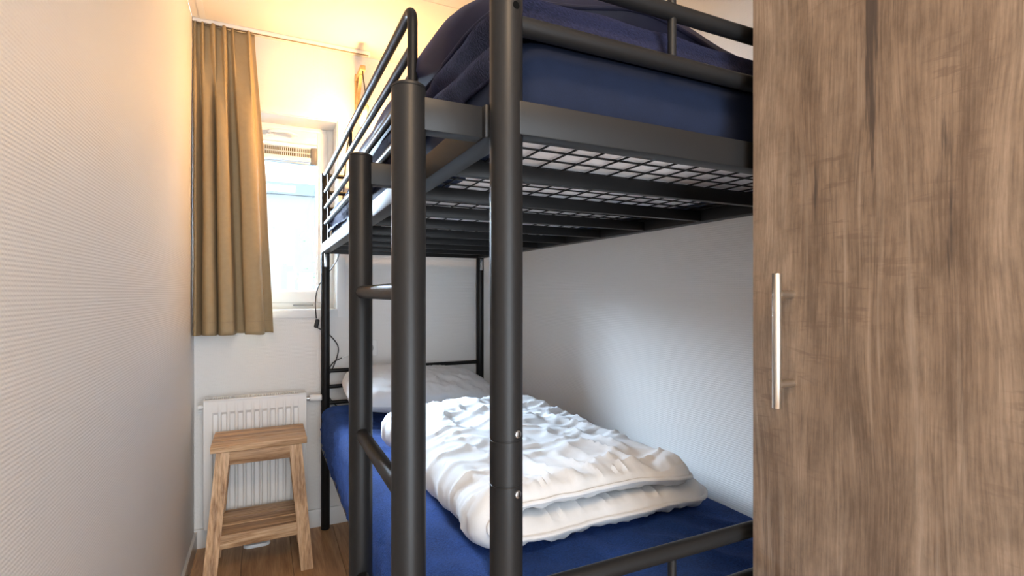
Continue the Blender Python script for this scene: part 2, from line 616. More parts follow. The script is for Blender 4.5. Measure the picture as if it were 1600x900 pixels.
def post(x, y, top, joint, front):
    m = MB()
    prof = [(0, .94), (.003, 1.0), (joint[0] - .0012, 1), (joint[0] - .0006, .965), (joint[0] + .0006, .965), (joint[0] + .0012, 1),
            (joint[1] - .0012, 1), (joint[1] - .0006, .965), (joint[1] + .0006, .965), (joint[1] + .0012, 1), (top - .006, 1), (top - .0045, .975), (top - .004, 1.0), (top - .0015, .98), (top, .9)]
    m.tube([(x, y, z) for z, _ in prof], [RP * k for _, k in prof], 40)
    p = m.build('post', BK, bed)
    if front:
        for z in (joint[1] + .0085, joint[0] - .0095):
            d = Vector((.32, -.947, 0)) * 1.0
            b = Vector((x, y, z)) + d * (RP - .001)
            s = MB().tube([b, b + d * .0022, b + d * .003], [.0047, .0047, .0034], 16).build('screw', M['zinc'], p)
            MB().beam(b + d * .0028 + Vector((0, 0, -.003)), b + d * .0028 + Vector((0, 0, .003)), .001, .0012, 0, up=d).build('slot', M['hole'], p)
    return p


JT = (HC - .2315, HC - .1775)
pn = post(XP + .003, YN, G[3] + .03, JT, True)
post(XQ, YN, G[3] + .03, JT, False)
post(XP, YF, G[3] + .008, (HB - .078, HB - .01), False)
post(XQ, YF, G[3] + .008, (HB - .078, HB - .01), False)
# bolt hole near the top of the front post
d = Vector((.20, -.98, 0)).normalized()
b = Vector((XP + .003, YN, HC + .3445)) + d * (RP - .004)
MB().tube([b, b + d * .0043], .0046, 16).build('bolt_hole', M['hole'], pn)

# upper frame: side rails (channel with flat underside), end rails, brackets
for x, s in ((XP, 1), (XQ, -1)):
    r_ = MB().box(min(x - s * .020, x + s * .016), max(x - s * .020, x + s * .016), YN + .012, YF - .012, HB, HT, .0025).build('side_rail', BK, bed)
    if s == 1:
        for y in (1.55, 2.44, 2.56, 1.08):
            MB().tube([(x - .0195, y, HB + .017), (x - .0206, y, HB + .017)], .006, 14).build('bolt_hole', M['hole'], r_)
for y, s in ((YN, 1), (YF, -1)):
    MB().box(XP + .012, XQ - .012, min(y - s * .018, y + s * .012), max(y - s * .018, y + s * .012), HB, HT, .0025).build('end_rail', BK, bed)
# nine bays of cross bars and the wire mesh that carries the mattress
for k in range(1, 9):
    y = YN + (YF - YN) * k / 9
    MB().box(XP + .015, XQ - .015, y - .008, y + .008, HB + .001, HB + .028, .002).build('cross_bar', BK, bed)
mw = MB()
ZM = HB + .030
x = XP + .02
while x < XQ - .015:
    mw.tube([(x, YN + .01, ZM), (x, YF - .01, ZM)], .0017, 6)
    x += .050
y = YN + .035
while y < YF - .01:
    mw.tube([(XP + .012, y, ZM + .002), (XQ - .012, y, ZM + .002)], .0017, 6)
    y += .050
mw.build('wire_mesh', BK, bed)
# end guard bars
for yy, zs in ((YN, G), (YF, G), (YN, LW), (YF, LW)):
    xa = XP + (.003 if yy == YN else 0)
    for z in zs:
        MB().tube([(xa + .012, yy, z), (XQ - .012, yy, z)], .0118 if yy == YN else .0095, 20).build('end_bar', BK, bed)
    for xx in (XP + .268, XQ - .268):
        for z0, z1 in zip(sorted(zs), sorted(zs)[1:]):
            MB().tube([(xx, yy, z0 + .004), (xx, yy, z1 - .004)], .0062, 14).build('end_upright', BK, bed)
# long guard rails
YG = 1.005
for x in (XP, XQ):
    MB().tube(bend([(x, YG, HT - .01), (x, YG, G[3]), (x, YF - .012, G[3])], .034, 10), .0100, 18).build('guard_rail', BK, bed)
    for z in G[:3]:
        MB().tube([(x, YG, z), (x, YF - .012, z)], .0092, 16).build('guard_bar', BK, bed)
    for y in (1.86, 2.54):
        MB().tube([(x + .006, y, HT - .005), (x + .006, y, G[3] - .004)], .0058, 12).build('guard_upright', BK, bed)
# zinc joint clips under the far corners
for x in (XP, XQ):
    c = MB().box(x - .008, x + .006, YF - .030, YF - .017, HB - .066, HB - .004, .002).build('joint_clip', M['zinc'], bed)
    for z in (HB - .05, HB - .022):
        MB().tube([(x - .003, YF - .030, z), (x - .003, YF - .034, z)], .004, 10).build('bolt', M['zinc'], c)
# ladder
XLd, YL = 0.1547, (0.6063, 0.9448)
for y in YL:
    top = HC + .247
    prof = [(0, .94), (.003, 1), (top - .006, 1), (top - .0048, .97), (top - .0042, 1), (top - .0016, .98), (top, .88)]
    MB().tube([(XLd, y, z) for z, _ in prof], [RP * k for _, k in prof], 40).build('ladder_post', BK, bed)
    MB().box(XLd + .012, XP - .019, y - .012, y + .012, HB + .002, HT - .0005, .0015).build('ladder_bracket', BK, bed)
for z in (HC + .002, HC - .248, HC - .498, HC - .748, HC - .998):
    MB().tube([(XLd, YL[0], z), (XLd, YL[1], z)], .0112, 20).build('rung', BK, bed)
# lower frame
for x, s in ((XP, 1), (XQ, -1)):
    MB().box(min(x - s * .020, x + s * .014), max(x - s * .020, x + s * .014), YN + .012, YF - .012, .388, .430, .0025).build('side_rail', BK, bed)
for y, s in ((YN, 1), (YF, -1)):
    MB().box(XP + .012, XQ - .012, y - .014, y + .014, .388, .430, .0025).build('end_rail', BK, bed)
for k in range(1, 9):
    y = YN + (YF - YN) * k / 9
    MB().box(XP + .013, XQ - .013, y - .008, y + .008, .392, .420, .002).build('cross_bar', BK, bed)


# ================================================================== MATTRESSES
def mattress_shell(x0, x1, y0, y1, z0, z1, r, bulge, fold, seed, open_bottom=None, drag=0.0, rb=None):
    """rounded slab made of inset rings, closed on top (and below unless open_bottom)"""
    rc, n1, n2, nc = 0.06, 46, 110, 7
    rb = r if rb is None else rb
    L1, L2 = (x1 - x0 - 2 * rc), (y1 - y0 - 2 * rc)

    def ring(ins):
        q = max(rc - ins, .003)
        a0, a1, b0, b1 = x0 + ins, x1 - ins, y0 + ins, y1 - ins
        res, s = [], 0.0
        for (px, py, qx, qy, n, cx, cy, an, ln, nx, ny) in (
                (a0 + q, b0, a1 - q, b0, n1, a1 - q, b0 + q, -90, L1, 0, -1), (a1, b0 + q, a1, b1 - q, n2, a1 - q, b1 - q, 0, L2, 1, 0),
                (a1 - q, b1, a0 + q, b1, n1, a0 + q, b1 - q, 90, L1, 0, 1), (a0, b1 - q, a0, b0 + q, n2, a0 + q, b0 + q, 180, L2, -1, 0)):
            for i in range(n):
                t = i / n
                res.append((px + (qx - px) * t, py + (qy - py) * t, nx, ny, s + ln * t))
            s += ln
            for i in range(nc):
                a = R(an + 90 * i / nc)
                res.append((cx + math.cos(a) * q, cy + math.sin(a) * q, math.cos(a), math.sin(a), s + rc * 1.57 * i / nc))
            s += rc * 1.57
        return res
    prof = []   # (inset, z) bottom to top
    if open_bottom is not None:
        prof += [(open_bottom, z0), (open_bottom * .5, z0)]
    k = 7
    for i in range(k):
        a = math.pi / 2 * i / (k - 1)
        prof.append((rb * (1 - math.sin(a)), z0 + rb * (1 - math.cos(a))))
    for i in range(1, 8):
        t = i / 8
        prof.append((-bulge * math.sin(math.pi * t), z0 + rb + (z1 - z0 - r - rb) * t))
    for i in range(k):
        a = math.pi / 2 * i / (k - 1)
        prof.append((r * (1 - math.cos(a)), z1 - r + r * math.sin(a)))
    half = (x1 - x0) / 2
    ntop = 16
    for i in range(1, ntop + 1):
        prof.append((r + (half - .006 - r) * i / ntop, z1))
    v = []
    for (ins, z) in prof:
        top = z >= z1 - .0005
        for (px, py, nx, ny, sl) in ring(max(ins, -.03)):
            side = 1 - sstep(z1 - .03, z1, z)
            f_ = fold * side * (ridge(sl * 7 + z * 16, seed) ** 2 - .4 + .5 * nz(sl * 17 + z * 22, z * 5, seed))
            zz = z
            if top:
                e = sstep(r, r + .06, ins)
                zz += e * (.004 * nz(px * 6, py * 6, seed) + drag * .006 * (ridge(px * 10 + py * 6, py * 5 - px * 3, seed + 3) ** 2 - .4))
            if open_bottom is not None and z == z0 and ins > rb:
                f_ -= open_bottom * (.22 * nz(sl * 12, seed * 2) + .12 * nz(sl * 45, 1.7))
            v.append((px + nx * f_, py + ny * f_, zz))
    f = []
    P, n_ring = len(prof), 2 * (n1 + n2) + 4 * nc
    for j in range(P - 1):
        for i in range(n_ring):
            i2 = (i + 1) % n_ring
            f.append((j * n_ring + i, j * n_ring + i2, (j + 1) * n_ring + i2, (j + 1) * n_ring + i))
    f.append(tuple((P - 1) * n_ring + i for i in range(n_ring)))
    if open_bottom is None:
        f.append(tuple(i for i in range(n_ring - 1, -1, -1)))
    return v, f


# lower mattress in its blue terry fitted sheet
lm = empty('mattress', ((XP + XQ) / 2, 1.59, .420), 'lower bunk mattress in a bright blue terry fitted sheet', 'mattress')
MB().box(XP + .022, XQ - .022, .64, 2.545, .4205, .58, .03, 3).build('core', M['ticking'], lm)
v, f = mattress_shell(XP - .019, XQ + .004, .600, 2.590, .402, .600, .040, .010, .013, 2.0, open_bottom=.006, drag=1.6, rb=.004)
MB().add(v, f).build('fitted_sheet', M['terry'], lm)
# upper mattress: white underside, navy fitted sheet tucked round its edge
ZU0 = ZM + .0045
um = empty('mattress', ((XP + XQ) / 2, 1.6, ZU0), 'upper bunk mattress in a navy fitted sheet with white underside', 'mattress')
MB().box(XP + .028, XQ - .028, .625, 2.57, ZU0 + .0008, ZU0 + .105, .02, 3).build('core', M['ticking'], um)
v, f = mattress_shell(XP + .022, XQ - .020, .607, 2.588, ZU0, ZU0 + .118, .022, .003, .0015, 7.0, open_bottom=.07)
MB().add(v, f).build('fitted_sheet', M['jersey'], um)


# ================================================================== FOLDED BEDDING
def slab_path(path, y0, y1, T, du, dv, disp, taper_s=(.06, .06), taper_y=(.06, .06), power=.5, tmin=.004):
    """puffed quilt: a strip of thickness T along an XZ path, running in Y; two skins that meet at the seams"""
    pts = crom([(p[0], 0, p[1]) for p in path], 12)
    acc = [0]
    for a, b_ in zip(pts, pts[1:]):
        acc.append(acc[-1] + (b_ - a).length)
    S = acc[-1]
    nu, nv = int(S / du), int((y1 - y0) / dv)
    def at(s):
        k = 0
        while k < len(acc) - 2 and acc[k + 1] < s:
            k += 1
        t = (s - acc[k]) / max(1e-9, acc[k + 1] - acc[k])
        p = pts[k].lerp(pts[k + 1], t)
        k0, k1 = max(k - 2, 0), min(k + 3, len(pts) - 1)
        d = (pts[k1] - pts[k0]).normalized()
        return p, Vector((-d.z, 0, d.x))
    top, bot = [], []
    y0_, y1_ = y0, y1
    for i in range(nu + 1):
        s = S * i / nu
        p, n = at(s)
        rcn = .075
        q = max(0, 1 - min(s, S - s) / rcn)
        sh_ = rcn * (1 - math.sqrt(max(0, 1 - q * q)))
        y0, y1 = y0_ + sh_, y1_ - sh_
        es = min(1, s / taper_s[0]) if s < S / 2 else min(1, (S - s) / taper_s[1])
        for j in range(nv + 1):
            t = j / nv
            yy = y0 + (y1 - y0) * t
            ey = min(1, (yy - y0) / taper_y[0]) if t < .5 else min(1, (y1 - yy) / taper_y[1])
            e = max(0, 1 - (1 - es) ** 2) ** power * max(0, 1 - (1 - ey) ** 2) ** power
            a, b_, dy, dm = disp(s / S, t, p, yy, e)
            top.append(p + n * (T / 2 * e + a * e + dm) + Vector((0, dy, 0)) + Vector((0, yy, 0)))
            bot.append(p - n * (T / 2 * e + b_ * e - dm) + Vector((0, dy, 0)) + Vector((0, yy, 0)))
    m = MB()
    NV = nv + 1
    f1 = grid_faces(nu + 1, NV)
    m.add(top, f1)
    m.add(bot, [tuple(reversed(q)) for q in f1])
    o = len(top)
    for i in range(nu):
        m.f.append((i * NV, o + i * NV, o + (i + 1) * NV, (i + 1) * NV))
        m.f.append((i * NV + nv, (i + 1) * NV + nv, o + (i + 1) * NV + nv, o + i * NV + nv))
    for j in range(nv):
        m.f.append((j, j + 1, o + j + 1, o + j))
        m.f.append((nu * NV + j, o + nu * NV + j, o + nu * NV + j + 1, nu * NV + j + 1))
    edge = [(top[i * NV] + bot[i * NV]) / 2 for i in range(nu + 1)]
    return m, edge


# white duvet on the lower bunk, folded once over itself with the fold towards the room
def dis_white(s, t, p, y, e):
    wx, wy = p.x + .05 * nz(p.x * 5, y * 5, 31), y + .05 * nz(p.x * 5, y * 5, 37)
    a = .013 * nz(p.x * 5 + s * 4, y * 4.2, 3.1)
    a += .011 * (ridge(wx * 6 + wy * 4 + s * 9, wy * 5 - wx * 3, 8.2) ** 2 - .35)
    a += .0075 * (ridge(wx * 5 - wy * 13, wy * 4 + wx * 3, 1.4 + s * 3) ** 3 - .25)
    a += .0050 * (ridge(wx * 17 + wy * 9, wy * 5 - wx * 2, 6.1 + s * 3) ** 3 - .2)
    a += .0022 * (ridge(wx * 12 + wy * 26, wx * 11 - wy * 5, 4.4 + s * 3) ** 3 - .2)
    a += .0008 * nz(p.x * 50, y * 50, 5)
    d_ = min(t, 1 - t)
    ed = 1 - sstep(.01, .13, d_)
    a += ed * .013 * (ridge(s * 34 + 2.5 * nz(s * 9, 2) + t * 6, 3.3, y * 4) ** 2 - .4)
    b_ = .006 * nz(p.x * 9, y * 9, 12) + ed * .010 * (ridge(s * 38 + 2 * nz(s * 11, 5), 9.3, y * 4) ** 2 - .4)
    dy = .012 * nz(s * 7, 4.4) * (1 - 2 * t) + .006 * nz(s * 28, 1.2)
    dm = .006 * nz(p.x * 4, y * 4, 22)
    return a, b_, dy, max(dm, -.004)


path = [(1.005, .641), (.92, .637), (.78, .640), (.62, .640), (.50, .641), (.425, .648), (.394, .671), (.420, .697), (.49, .704), (.62, .709), (.76, .709), (.88, .699), (.955, .686)]
m, edge = slab_path(path, .925, 1.86, .062, .008, .008, dis_white, (.06, .06), (.06, .11), .5)
zmin = min(p[2] for p in m.v)
wd = empty('folded_duvet', (.68, 1.45, .602), 'white cotton duvet folded on the blue lower bunk', 'duvet')
# rest it on the sheet
m.v = [(p[0], p[1], max(p[2], .603 + .0015 * nz(p[0] * 30, p[1] * 30))) for p in m.v]
dv_ = m.build('cover', M['linen'], wd)
pe = [Vector((p[0], p[1] - .0035, max(p[2], .607))) for p in edge]
MB().tube(pe, .0052, 8).build('piping', M['linen'], dv_)

# pillow against the head end of the lower bunk
def pillow(cx, cy, cz, hx, hy_, hz_, tilt, seed, nu=64, nv=44):
    top, bot = [], []
    for i in range(nu + 1):
        for j in range(nv + 1):
            a, b_ = -1 + 2 * i / nu, -1 + 2 * j / nv
            e = (max(0, 1 - abs(a) ** 2.6) * max(0, 1 - abs(b_) ** 2.6)) ** .36
            px = a * hx * (1 - .05 * (1 - abs(b_)) * 0 - .06 * (abs(b_) ** 2) * 0)
            py = b_ * hy_
            # seams draw in between the corners
            px *= 1 - .10 * abs(b_) ** 3
            py *= 1 - .10 * abs(a) ** 3
            wr = .007 * (ridge(a * 5 + b_ * 2, b_ * 3 - a, seed) - .5) + .006 * (ridge(a * 12 + b_ * 5, b_ * 5 + a * 3, seed + 2) ** 2 - .35) + .012 * nz(a * 2, b_ * 2, seed + 5)
            top.append(Vector((px, py, hz_ * e + wr * min(1, e * 1.6))))
            bot.append(Vector((px, py, -hz_ * .75 * e)))
    m = MB()
    rot = Matrix.Rotation(tilt[1], 3, 'Y') @ Matrix.Rotation(tilt[0], 3, 'X')
    tr_ = lambda q: rot @ q + Vector((cx, cy, cz))
    ff = grid_faces(nu + 1, nv + 1)
    m.add([tr_(q) for q in top], ff)
    m.add([tr_(q) for q in bot], [tuple(reversed(q)) for q in ff])
    return m


pm = pillow(.650, 2.330, .688, .340, .225, .082, (R(9), R(4)), 3.0)
pm.v = [(p[0], p[1], max(p[2], .6045)) for p in pm.v]
tag(pm.build('pillow', M['linen']), 'plump white pillow against the black bars of the lower headboard', 'pillow')

# fleece blanket spread over the upper mattress, its edge folded in layers
ZF = ZU0 + .119
def fleece():
    m = MB()
    nu, nv = 110, 190
    v = []
    # profile across the bed (right to left), then down the left side
    for i in range(nu + 1):
        for j in range(nv + 1):
            t = j / nv
            y = .598 + 1.985 * t ** 1.15
            s = i / nu
            fr_ = sstep(0, .022, y - .598)
            z = ZF + .050 * fr_ ** .5 + .006 * nz(s * 5, y * 5, 1) + .004 * ridge(s * 9, y * 7, 2) * fr_
            z -= .012 * sstep(1.2, 2.5, y)
            if s < .70:
                x = XQ - .035 - (XQ - XP - .065) * s / .70
            else:
                q = (s - .70) / .30
                x0 = XP + .030
                hang = (.105 + .012 * nz(y * 6, 3)) * q
                rip = .010 * math.sin(q * 15 + 2.2 * nz(y * 3.2, 9) + y * 5.0) * sstep(0, .12, q)
                x = x0 - .014 * math.sin(min(1, q * 2.6) * math.pi / 2) - rip * (.85) + .004 * nz(y * 20, q * 6)
                x = min(x, XP + .030)
                x = max(x, XP + .004)
                z = z - hang
                z = max(z, HT + .003)
            if fr_ < 1 and s < .70:
                pass
            v.append((x, y, z))
    m.add(v, grid_faces(nu + 1, nv + 1))
    # front skirt down to the sheet, rounded lip
    o = len(m.v)
    for i in range(nu + 1):
        x, y, z = v[i * (nv + 1)]
        for k in range(5):
            a = k / 4
            m.v.append((x, .598 + .004 * a + .003 * math.sin(a * 3), z - .004 * a))
    for i in range(nu):
        m.f.append((i * (nv + 1), o + i * 5, o + (i + 1) * 5, (i + 1) * (nv + 1)))
        for k in range(4):
            m.f.append((o + i * 5 + k, o + i * 5 + k + 1, o + (i + 1) * 5 + k + 1, o + (i + 1) * 5 + k))
    return m


fo = fleece().build('fleece_blanket', M['fleece'])
fs = fo.modifiers.new('thickness', 'SOLIDIFY')
fs.thickness = .005
fs.offset = -1
tag(fo, 'navy fleece blanket spread over the upper bunk mattress', 'blanket')

# quilted navy duvet heaped on the fleece
def dis_navy(s, t, p, y, e):
    q = abs(math.sin(s * math.pi * 7)) ** .5 * abs(math.sin(t * math.pi * 6)) ** .5
    a = .016 * (q - .6) + .014 * nz(p.x * 4, y * 4, 41) + .009 * (ridge(p.x * 9 + y * 5, y * 8, 44) - .5)
    ed = 1 - sstep(.02, .14, min(t, 1 - t, s, 1 - s))
    a += ed * .006 * (ridge(s * 40 + t * 45, 6.3, 2) - .5)
    dy = .03 * nz(s * 4, 7.7) * (1 - t)
    dm = .02 * nz(p.x * 3, y * 3, 51) * sstep(0, .3, t)
    return a, 0, dy, max(dm, -.008)


ZD = ZF + .052
path = [(.955, ZD + .012), (.90, ZD + .030), (.80, ZD + .055), (.66, ZD + .075), (.52, ZD + .085), (.42, ZD + .085), (.35, ZD + .070), (.31, ZD + .040), (.288, ZD + .010)]
m, edge = slab_path(path, .70, 1.80, .10, .014, .014, dis_navy, (.07, .07), (.10, .10), .5)
m.v = [(p[0], p[1] + max(0, (.55 - p[0])) * .38, max(p[2], ZD + .001)) for p in m.v]
nd = empty('quilted_duvet', (.62, 1.3, ZD), 'dark navy quilted duvet heaped on the upper bunk', 'duvet')
nc = m.build('cover', M['navyduvet'], nd)
MB().tube([Vector((p.x, p.y + max(0, (.55 - p.x)) * .38, max(p.z, ZD + .004))) for p in edge], .004, 8).build('piping', M['navyduvet'], nc)


# ================================================================== WARDROBE
WXD = 0.655
wr = empty('wardrobe', ((WXD + XR) / 2, 0.04, 0), 'tall rustic oak wardrobe with bar handle beside the bunk bed', 'wardrobe')
MB().box(WXD + .021, XR - .002, -.46, .5365, 0.0, .07).build('plinth', M['wardside'], wr, smooth=False)
MB().box(WXD + .020, XR - .002, -.465, .537, .07, 2.26, .001).build('body', M['ward'], wr, smooth=False)
for y0, y1, hy2 in ((.0378, .5368, .473), (-.4642, .0352, -.40)):
    d_ = MB().box(WXD, WXD + .019, y0, y1, .072, 2.258, .001, 1).build('door', M['ward'], wr, smooth=False)
    z0, z1 = .976, 1.158
    MB().tube([(WXD - .031, hy2, z0), (WXD - .031, hy2, z0 + .0006), (WXD - .031, hy2, z1 - .0006), (WXD - .031, hy2, z1)], [.0056, .006, .006, .0056], 24).build('handle', M['steel'], d_)
    for z in (1.008, 1.1295):
        MB().tube([(WXD - .027, hy2, z), (WXD + .001, hy2, z)], .0052, 16).build('handle_stem', M['steel'], d_)

# ================================================================== CURTAIN
tag(MB().box(XL + .001, .466, 2.588, 2.612, ZC - .016, ZC - .0005, .002).build('curtain_rail', M['white']), 'white curtain track fixed under the ceiling above the window', 'curtain rail')
MB().box(.463, .469, 2.587, 2.613, ZC - .022, ZC - .0005, .001).build('end_stop', M['white'], bpy.data.objects['curtain_rail'])
MB().box(XL + .002, .462, 2.5955, 2.6045, ZC - .0175, ZC - .0155).build('glide_groove', newmat('groove_brown', (.22, .15, .08), .6), bpy.data.objects['curtain_rail'], smooth=False)


def curtain():
    # plan curves (x, y) at the pleated head, the middle and the hem; same number of points
    T = [(-.277, 2.600), (-.268, 2.590), (-.262, 2.606), (-.250, 2.607), (-.243, 2.584), (-.238, 2.584), (-.234, 2.606), (-.215, 2.608), (-.205, 2.582), (-.196, 2.582), (-.190, 2.607),
         (-.172, 2.608), (-.163, 2.581), (-.155, 2.581), (-.149, 2.607), (-.135, 2.609), (-.126, 2.588), (-.120, 2.604), (-.088, 2.610), (-.072, 2.604), (-.066, 2.585), (-.061, 2.585), (-.056, 2.604), (-.040, 2.604)]
    B = [(-.274, 2.590), (-.272, 2.555), (-.262, 2.540), (-.250, 2.600), (-.246, 2.622), (-.240, 2.570), (-.220, 2.525), (-.190, 2.535), (-.184, 2.620), (-.180, 2.570), (-.164, 2.525),
         (-.128, 2.522), (-.116, 2.545), (-.114, 2.622), (-.098, 2.634), (-.080, 2.628), (-.077, 2.590), (-.072, 2.535), (-.042, 2.515), (-.010, 2.525), (.001, 2.560), (.000, 2.618), (.018, 2.622), (.038, 2.616)]
    Tc, Bc = crom([(a, b_, 0) for a, b_ in T], 7), crom([(a, b_, 0) for a, b_ in B], 7)
    n = len(Tc)
    nz_ = 70
    z0, z1 = .950, ZC - .020
    v = []
    for i in range(n):
        for j in range(nz_ + 1):
            k = j / nz_
            z = z1 + (z0 - z1) * k
            w_ = sstep(.02, .42, k) * .72 + .28 * k
            x = Tc[i].x + (Bc[i].x - Tc[i].x) * (.8 * k + .2 * sstep(.0, .5, k))
            y = Tc[i].y + (Bc[i].y - Tc[i].y) * w_
            y += .006 * nz(i * .05, k * 3, 2.2) * sstep(.05, .3, k)
            x += .004 * nz(i * .04, k * 3.5, 6.1) * sstep(.05, .3, k)
            if j == nz_:
                z += .004 * nz(i * .08, 3.3)
            if k < .05:
                z += .006 * (1 - k / .05) * max(0, (2.603 - Tc[i].y) / .02)
            x = max(x, XL + .002)
            v.append((x, y, min(z, ZC - .0165)))
    return MB().add(v, [tuple(reversed(q)) for q in grid_faces(n, nz_ + 1)]), v, n, nz_


m, cv, cn, cz = curtain()
cu = m.build('curtain', M['curtain'])
sm = cu.modifiers.new('thickness', 'SOLIDIFY')
sm.thickness = .0022
sm.offset = 0
tag(cu, 'khaki pleated curtain drawn to the left of the window', 'curtain')
# stitched hem line
hem = [Vector(cv[i * (cz + 1) + cz - 3]) + Vector((0, -.0016, 0)) for i in range(cn)]
MB().tube(hem, .0008, 5).build('hem_stitch', newmat('hem_thread', (.30, .22, .13), .8), cu)

# ================================================================== RADIATOR
RX0, RX1, RY, RZ0, RZ1 = -.232, .172, 2.560, .115, .665
ra = empty('radiator', (-.03, 2.6, RZ0), 'white panel radiator on the wall behind the wooden stool', 'radiator')
m = MB()
prof = []
nf = 11
pit = (RX1 - RX0 - .05) / nf
nx_ = nf * 12
for face_y, sgn in ((RY, -1),):
    xs = [RX0] + [RX0 + .025 + pit * nf * i / nx_ for i in range(nx_ + 1)] + [RX1]
    zs = [RZ0, RZ0 + .05, RZ0 + .062] + [RZ0 + .062 + (RZ1 - RZ0 - .124) * k / 6 for k in range(1, 6)] + [RZ1 - .062, RZ1 - .05, RZ1]
    v = []
    for x in xs:
        for z in zs:
            u = ((x - RX0 - .025) / pit) % 1.0
            g_ = sstep(.12, .26, u) * (1 - sstep(.74, .88, u))
            inside = 1 if RX0 + .025 <= x <= RX1 - .025 else 0
            edge_ = 1 if RZ0 + .06 < z < RZ1 - .06 else 0
            v.append((x, face_y + .012 * g_ * inside * edge_ , z))
    m.add(v, [tuple(reversed(q)) for q in grid_faces(len(xs), len(zs))])
m.build('front_panel', M['rad'], ra)
m = MB().box(RX0, RX1, 2.622, 2.634, RZ0, RZ1, .003)
m.box(RX0 + .02, RX1 - .02, 2.575, 2.577, RZ0 + .02, RZ1 - .02)
m.build('back_panel', M['rad'], ra)
for x0, x1 in ((RX0 - .004, RX0 + .002), (RX1 - .002, RX1 + .004)):
    MB().box(x0, x1, RY - .001, 2.634, RZ0 + .004, RZ1 + .004, .0015).build('side_cover', M['rad'], ra)
gr = MB().box(RX0 - .003, RX1 + .003, RY - .001, RY + .012, RZ1 - .002, RZ1 + .006, .0015)
gr.box(RX0 - .003, RX1 + .003, 2.622, 2.634, RZ1 - .002, RZ1 + .006, .0015)
go = gr.build('top_grille', M['rad'], ra)
ns = 44
slot = None
for i in range(ns):
    x = RX0 + .03 + (RX1 - RX0 - .06) * i / (ns - 1)
    if slot is None:
        slot = MB().box(x - .0022, x + .0022, RY + .011, 2.623, RZ1 + .001, RZ1 + .0045).build('grille_bar', M['rad'], go, smooth=False)
        x_first = x
    else:
        c = slot.copy()
        col.objects.link(c)
        c.parent = go
        c.location = slot.location + Vector((x - x_first, 0, 0))
MB().tube([(RX1 + .003, 2.60, RZ1 - .028), (RX1 + .022, 2.60, RZ1 - .028)], .010, 12).build('valve_nut', M['zinc'], ra)
MB().tube([(RX1 + .020, 2.60, RZ1 - .028), (RX1 + .024, 2.60, RZ1 - .028), (RX1 + .070, 2.60, RZ1 - .028), (RX1 + .074, 2.60, RZ1 - .028)], [.014, .0165, .0165, .012], 16).build('valve_knob', M['pvc'], ra)
MB().tube([(RX0 - .003, 2.59, RZ1 - .026), (RX0 - .012, 2.59, RZ1 - .026), (RX0 - .013, 2.59, RZ1 - .026), (RX0 - .026, 2.59, RZ1 - .026)], [.008, .008, .011, .011], 12).build('bleed_plug', M['pvc'], ra)
for x in (RX0 + .08, RX1 - .08):
    MB().box(x - .012, x + .012, 2.632, YW + .001, .2, .55).build('wall_bracket', M['rad'], ra, smooth=False)
for x in (-.055, -.005):
    MB().tube([(x, 2.598, .001), (x, 2.598, RZ0 + .02)], .0075, 10).build('pipe', M['rad'], ra)
# double collar where the pipes meet the floor
pc = []
for k in range(28):
    a = 2 * math.pi * k / 28
    pc.append((-.03 + (.028 if math.cos(a) > 0 else -.028) + .026 * math.cos(a), 2.585 + .026 * math.sin(a)))
m = MB()
rows = [(1.0, 0), (1.0, .008), (.93, .013), (.66, .014), (.60, .010)]
for sc_, z in rows:
    m.v += [(-.03 + (x + .03) * sc_, 2.585 + (y - 2.585) * sc_, z + .0004) for x, y in pc]
n_ = len(pc)
for j in range(len(rows) - 1):
    for k in range(n_):
        m.f.append((j * n_ + k, j * n_ + (k + 1) % n_, (j + 1) * n_ + (k + 1) % n_, (j + 1) * n_ + k))
m.f.append(tuple((len(rows) - 1) * n_ + k for k in range(n_)))
tag(m.build('pipe_collar', M['pvc']), 'white oval pipe collar on the floor under the stool', 'pipe collar')

# ================================================================== STOOL
st = empty('wooden_stool', (-.02, 2.40, 0), 'teak step stool with lower shelf in front of the radiator', 'stool')
SZ = .535
W0, W1 = -.190, .160
yb = [2.300, 2.392, 2.470, 2.548]
for k in range(3):
    MB().box(W0 + random.uniform(0, .001), W1, yb[k] + .0006, yb[k + 1] - .0006, SZ - .026, SZ - (0 if k else .0006), .002).build('seat_board', M['stool'], st)
# legs splay outwards to the floor in both directions
lt = {(-1, -1): ((-.146, 2.322), (-.192, 2.262)), (1, -1): ((.116, 2.322), (.158, 2.276)), (-1, 1): ((-.146, 2.500), (-.192, 2.540)), (1, 1): ((.116, 2.500), (.158, 2.540))}
for (sx, sy), ((tx, ty), (bx, by)) in lt.items():
    wq, dq = .024, .014
    v = []
    for (cx_, cy_, z) in ((bx, by, 0.0), (tx, ty, SZ - .026)):
        v += [(cx_ - wq, cy_ - dq, z), (cx_ + wq, cy_ - dq, z), (cx_ + wq, cy_ + dq, z), (cx_ - wq, cy_ + dq, z)]
    bm = bmesh.new()
    bv = [bm.verts.new(p) for p in v]
    for q in ((3, 2, 1, 0), (4, 5, 6, 7), (0, 1, 5, 4), (1, 2, 6, 5), (2, 3, 7, 6), (3, 0, 4, 7)):
        bm.faces.new([bv[i] for i in q])
    bmesh.ops.bevel(bm, geom=list(bm.edges), offset=.002, segments=2, affect='EDGES')
    bm.verts.index_update()
    MB().add([w_.co[:] for w_ in bm.verts], [[w_.index for w_ in f_.verts] for f_ in bm.faces]).build('leg', M['stoolz'], st)
    bm.free()


def leg_at(sx, sy, z):
    (tx, ty), (bx, by) = lt[(sx, sy)]
    t = z / (SZ - .026)
    return bx + (tx - bx) * t, by + (ty - by) * t


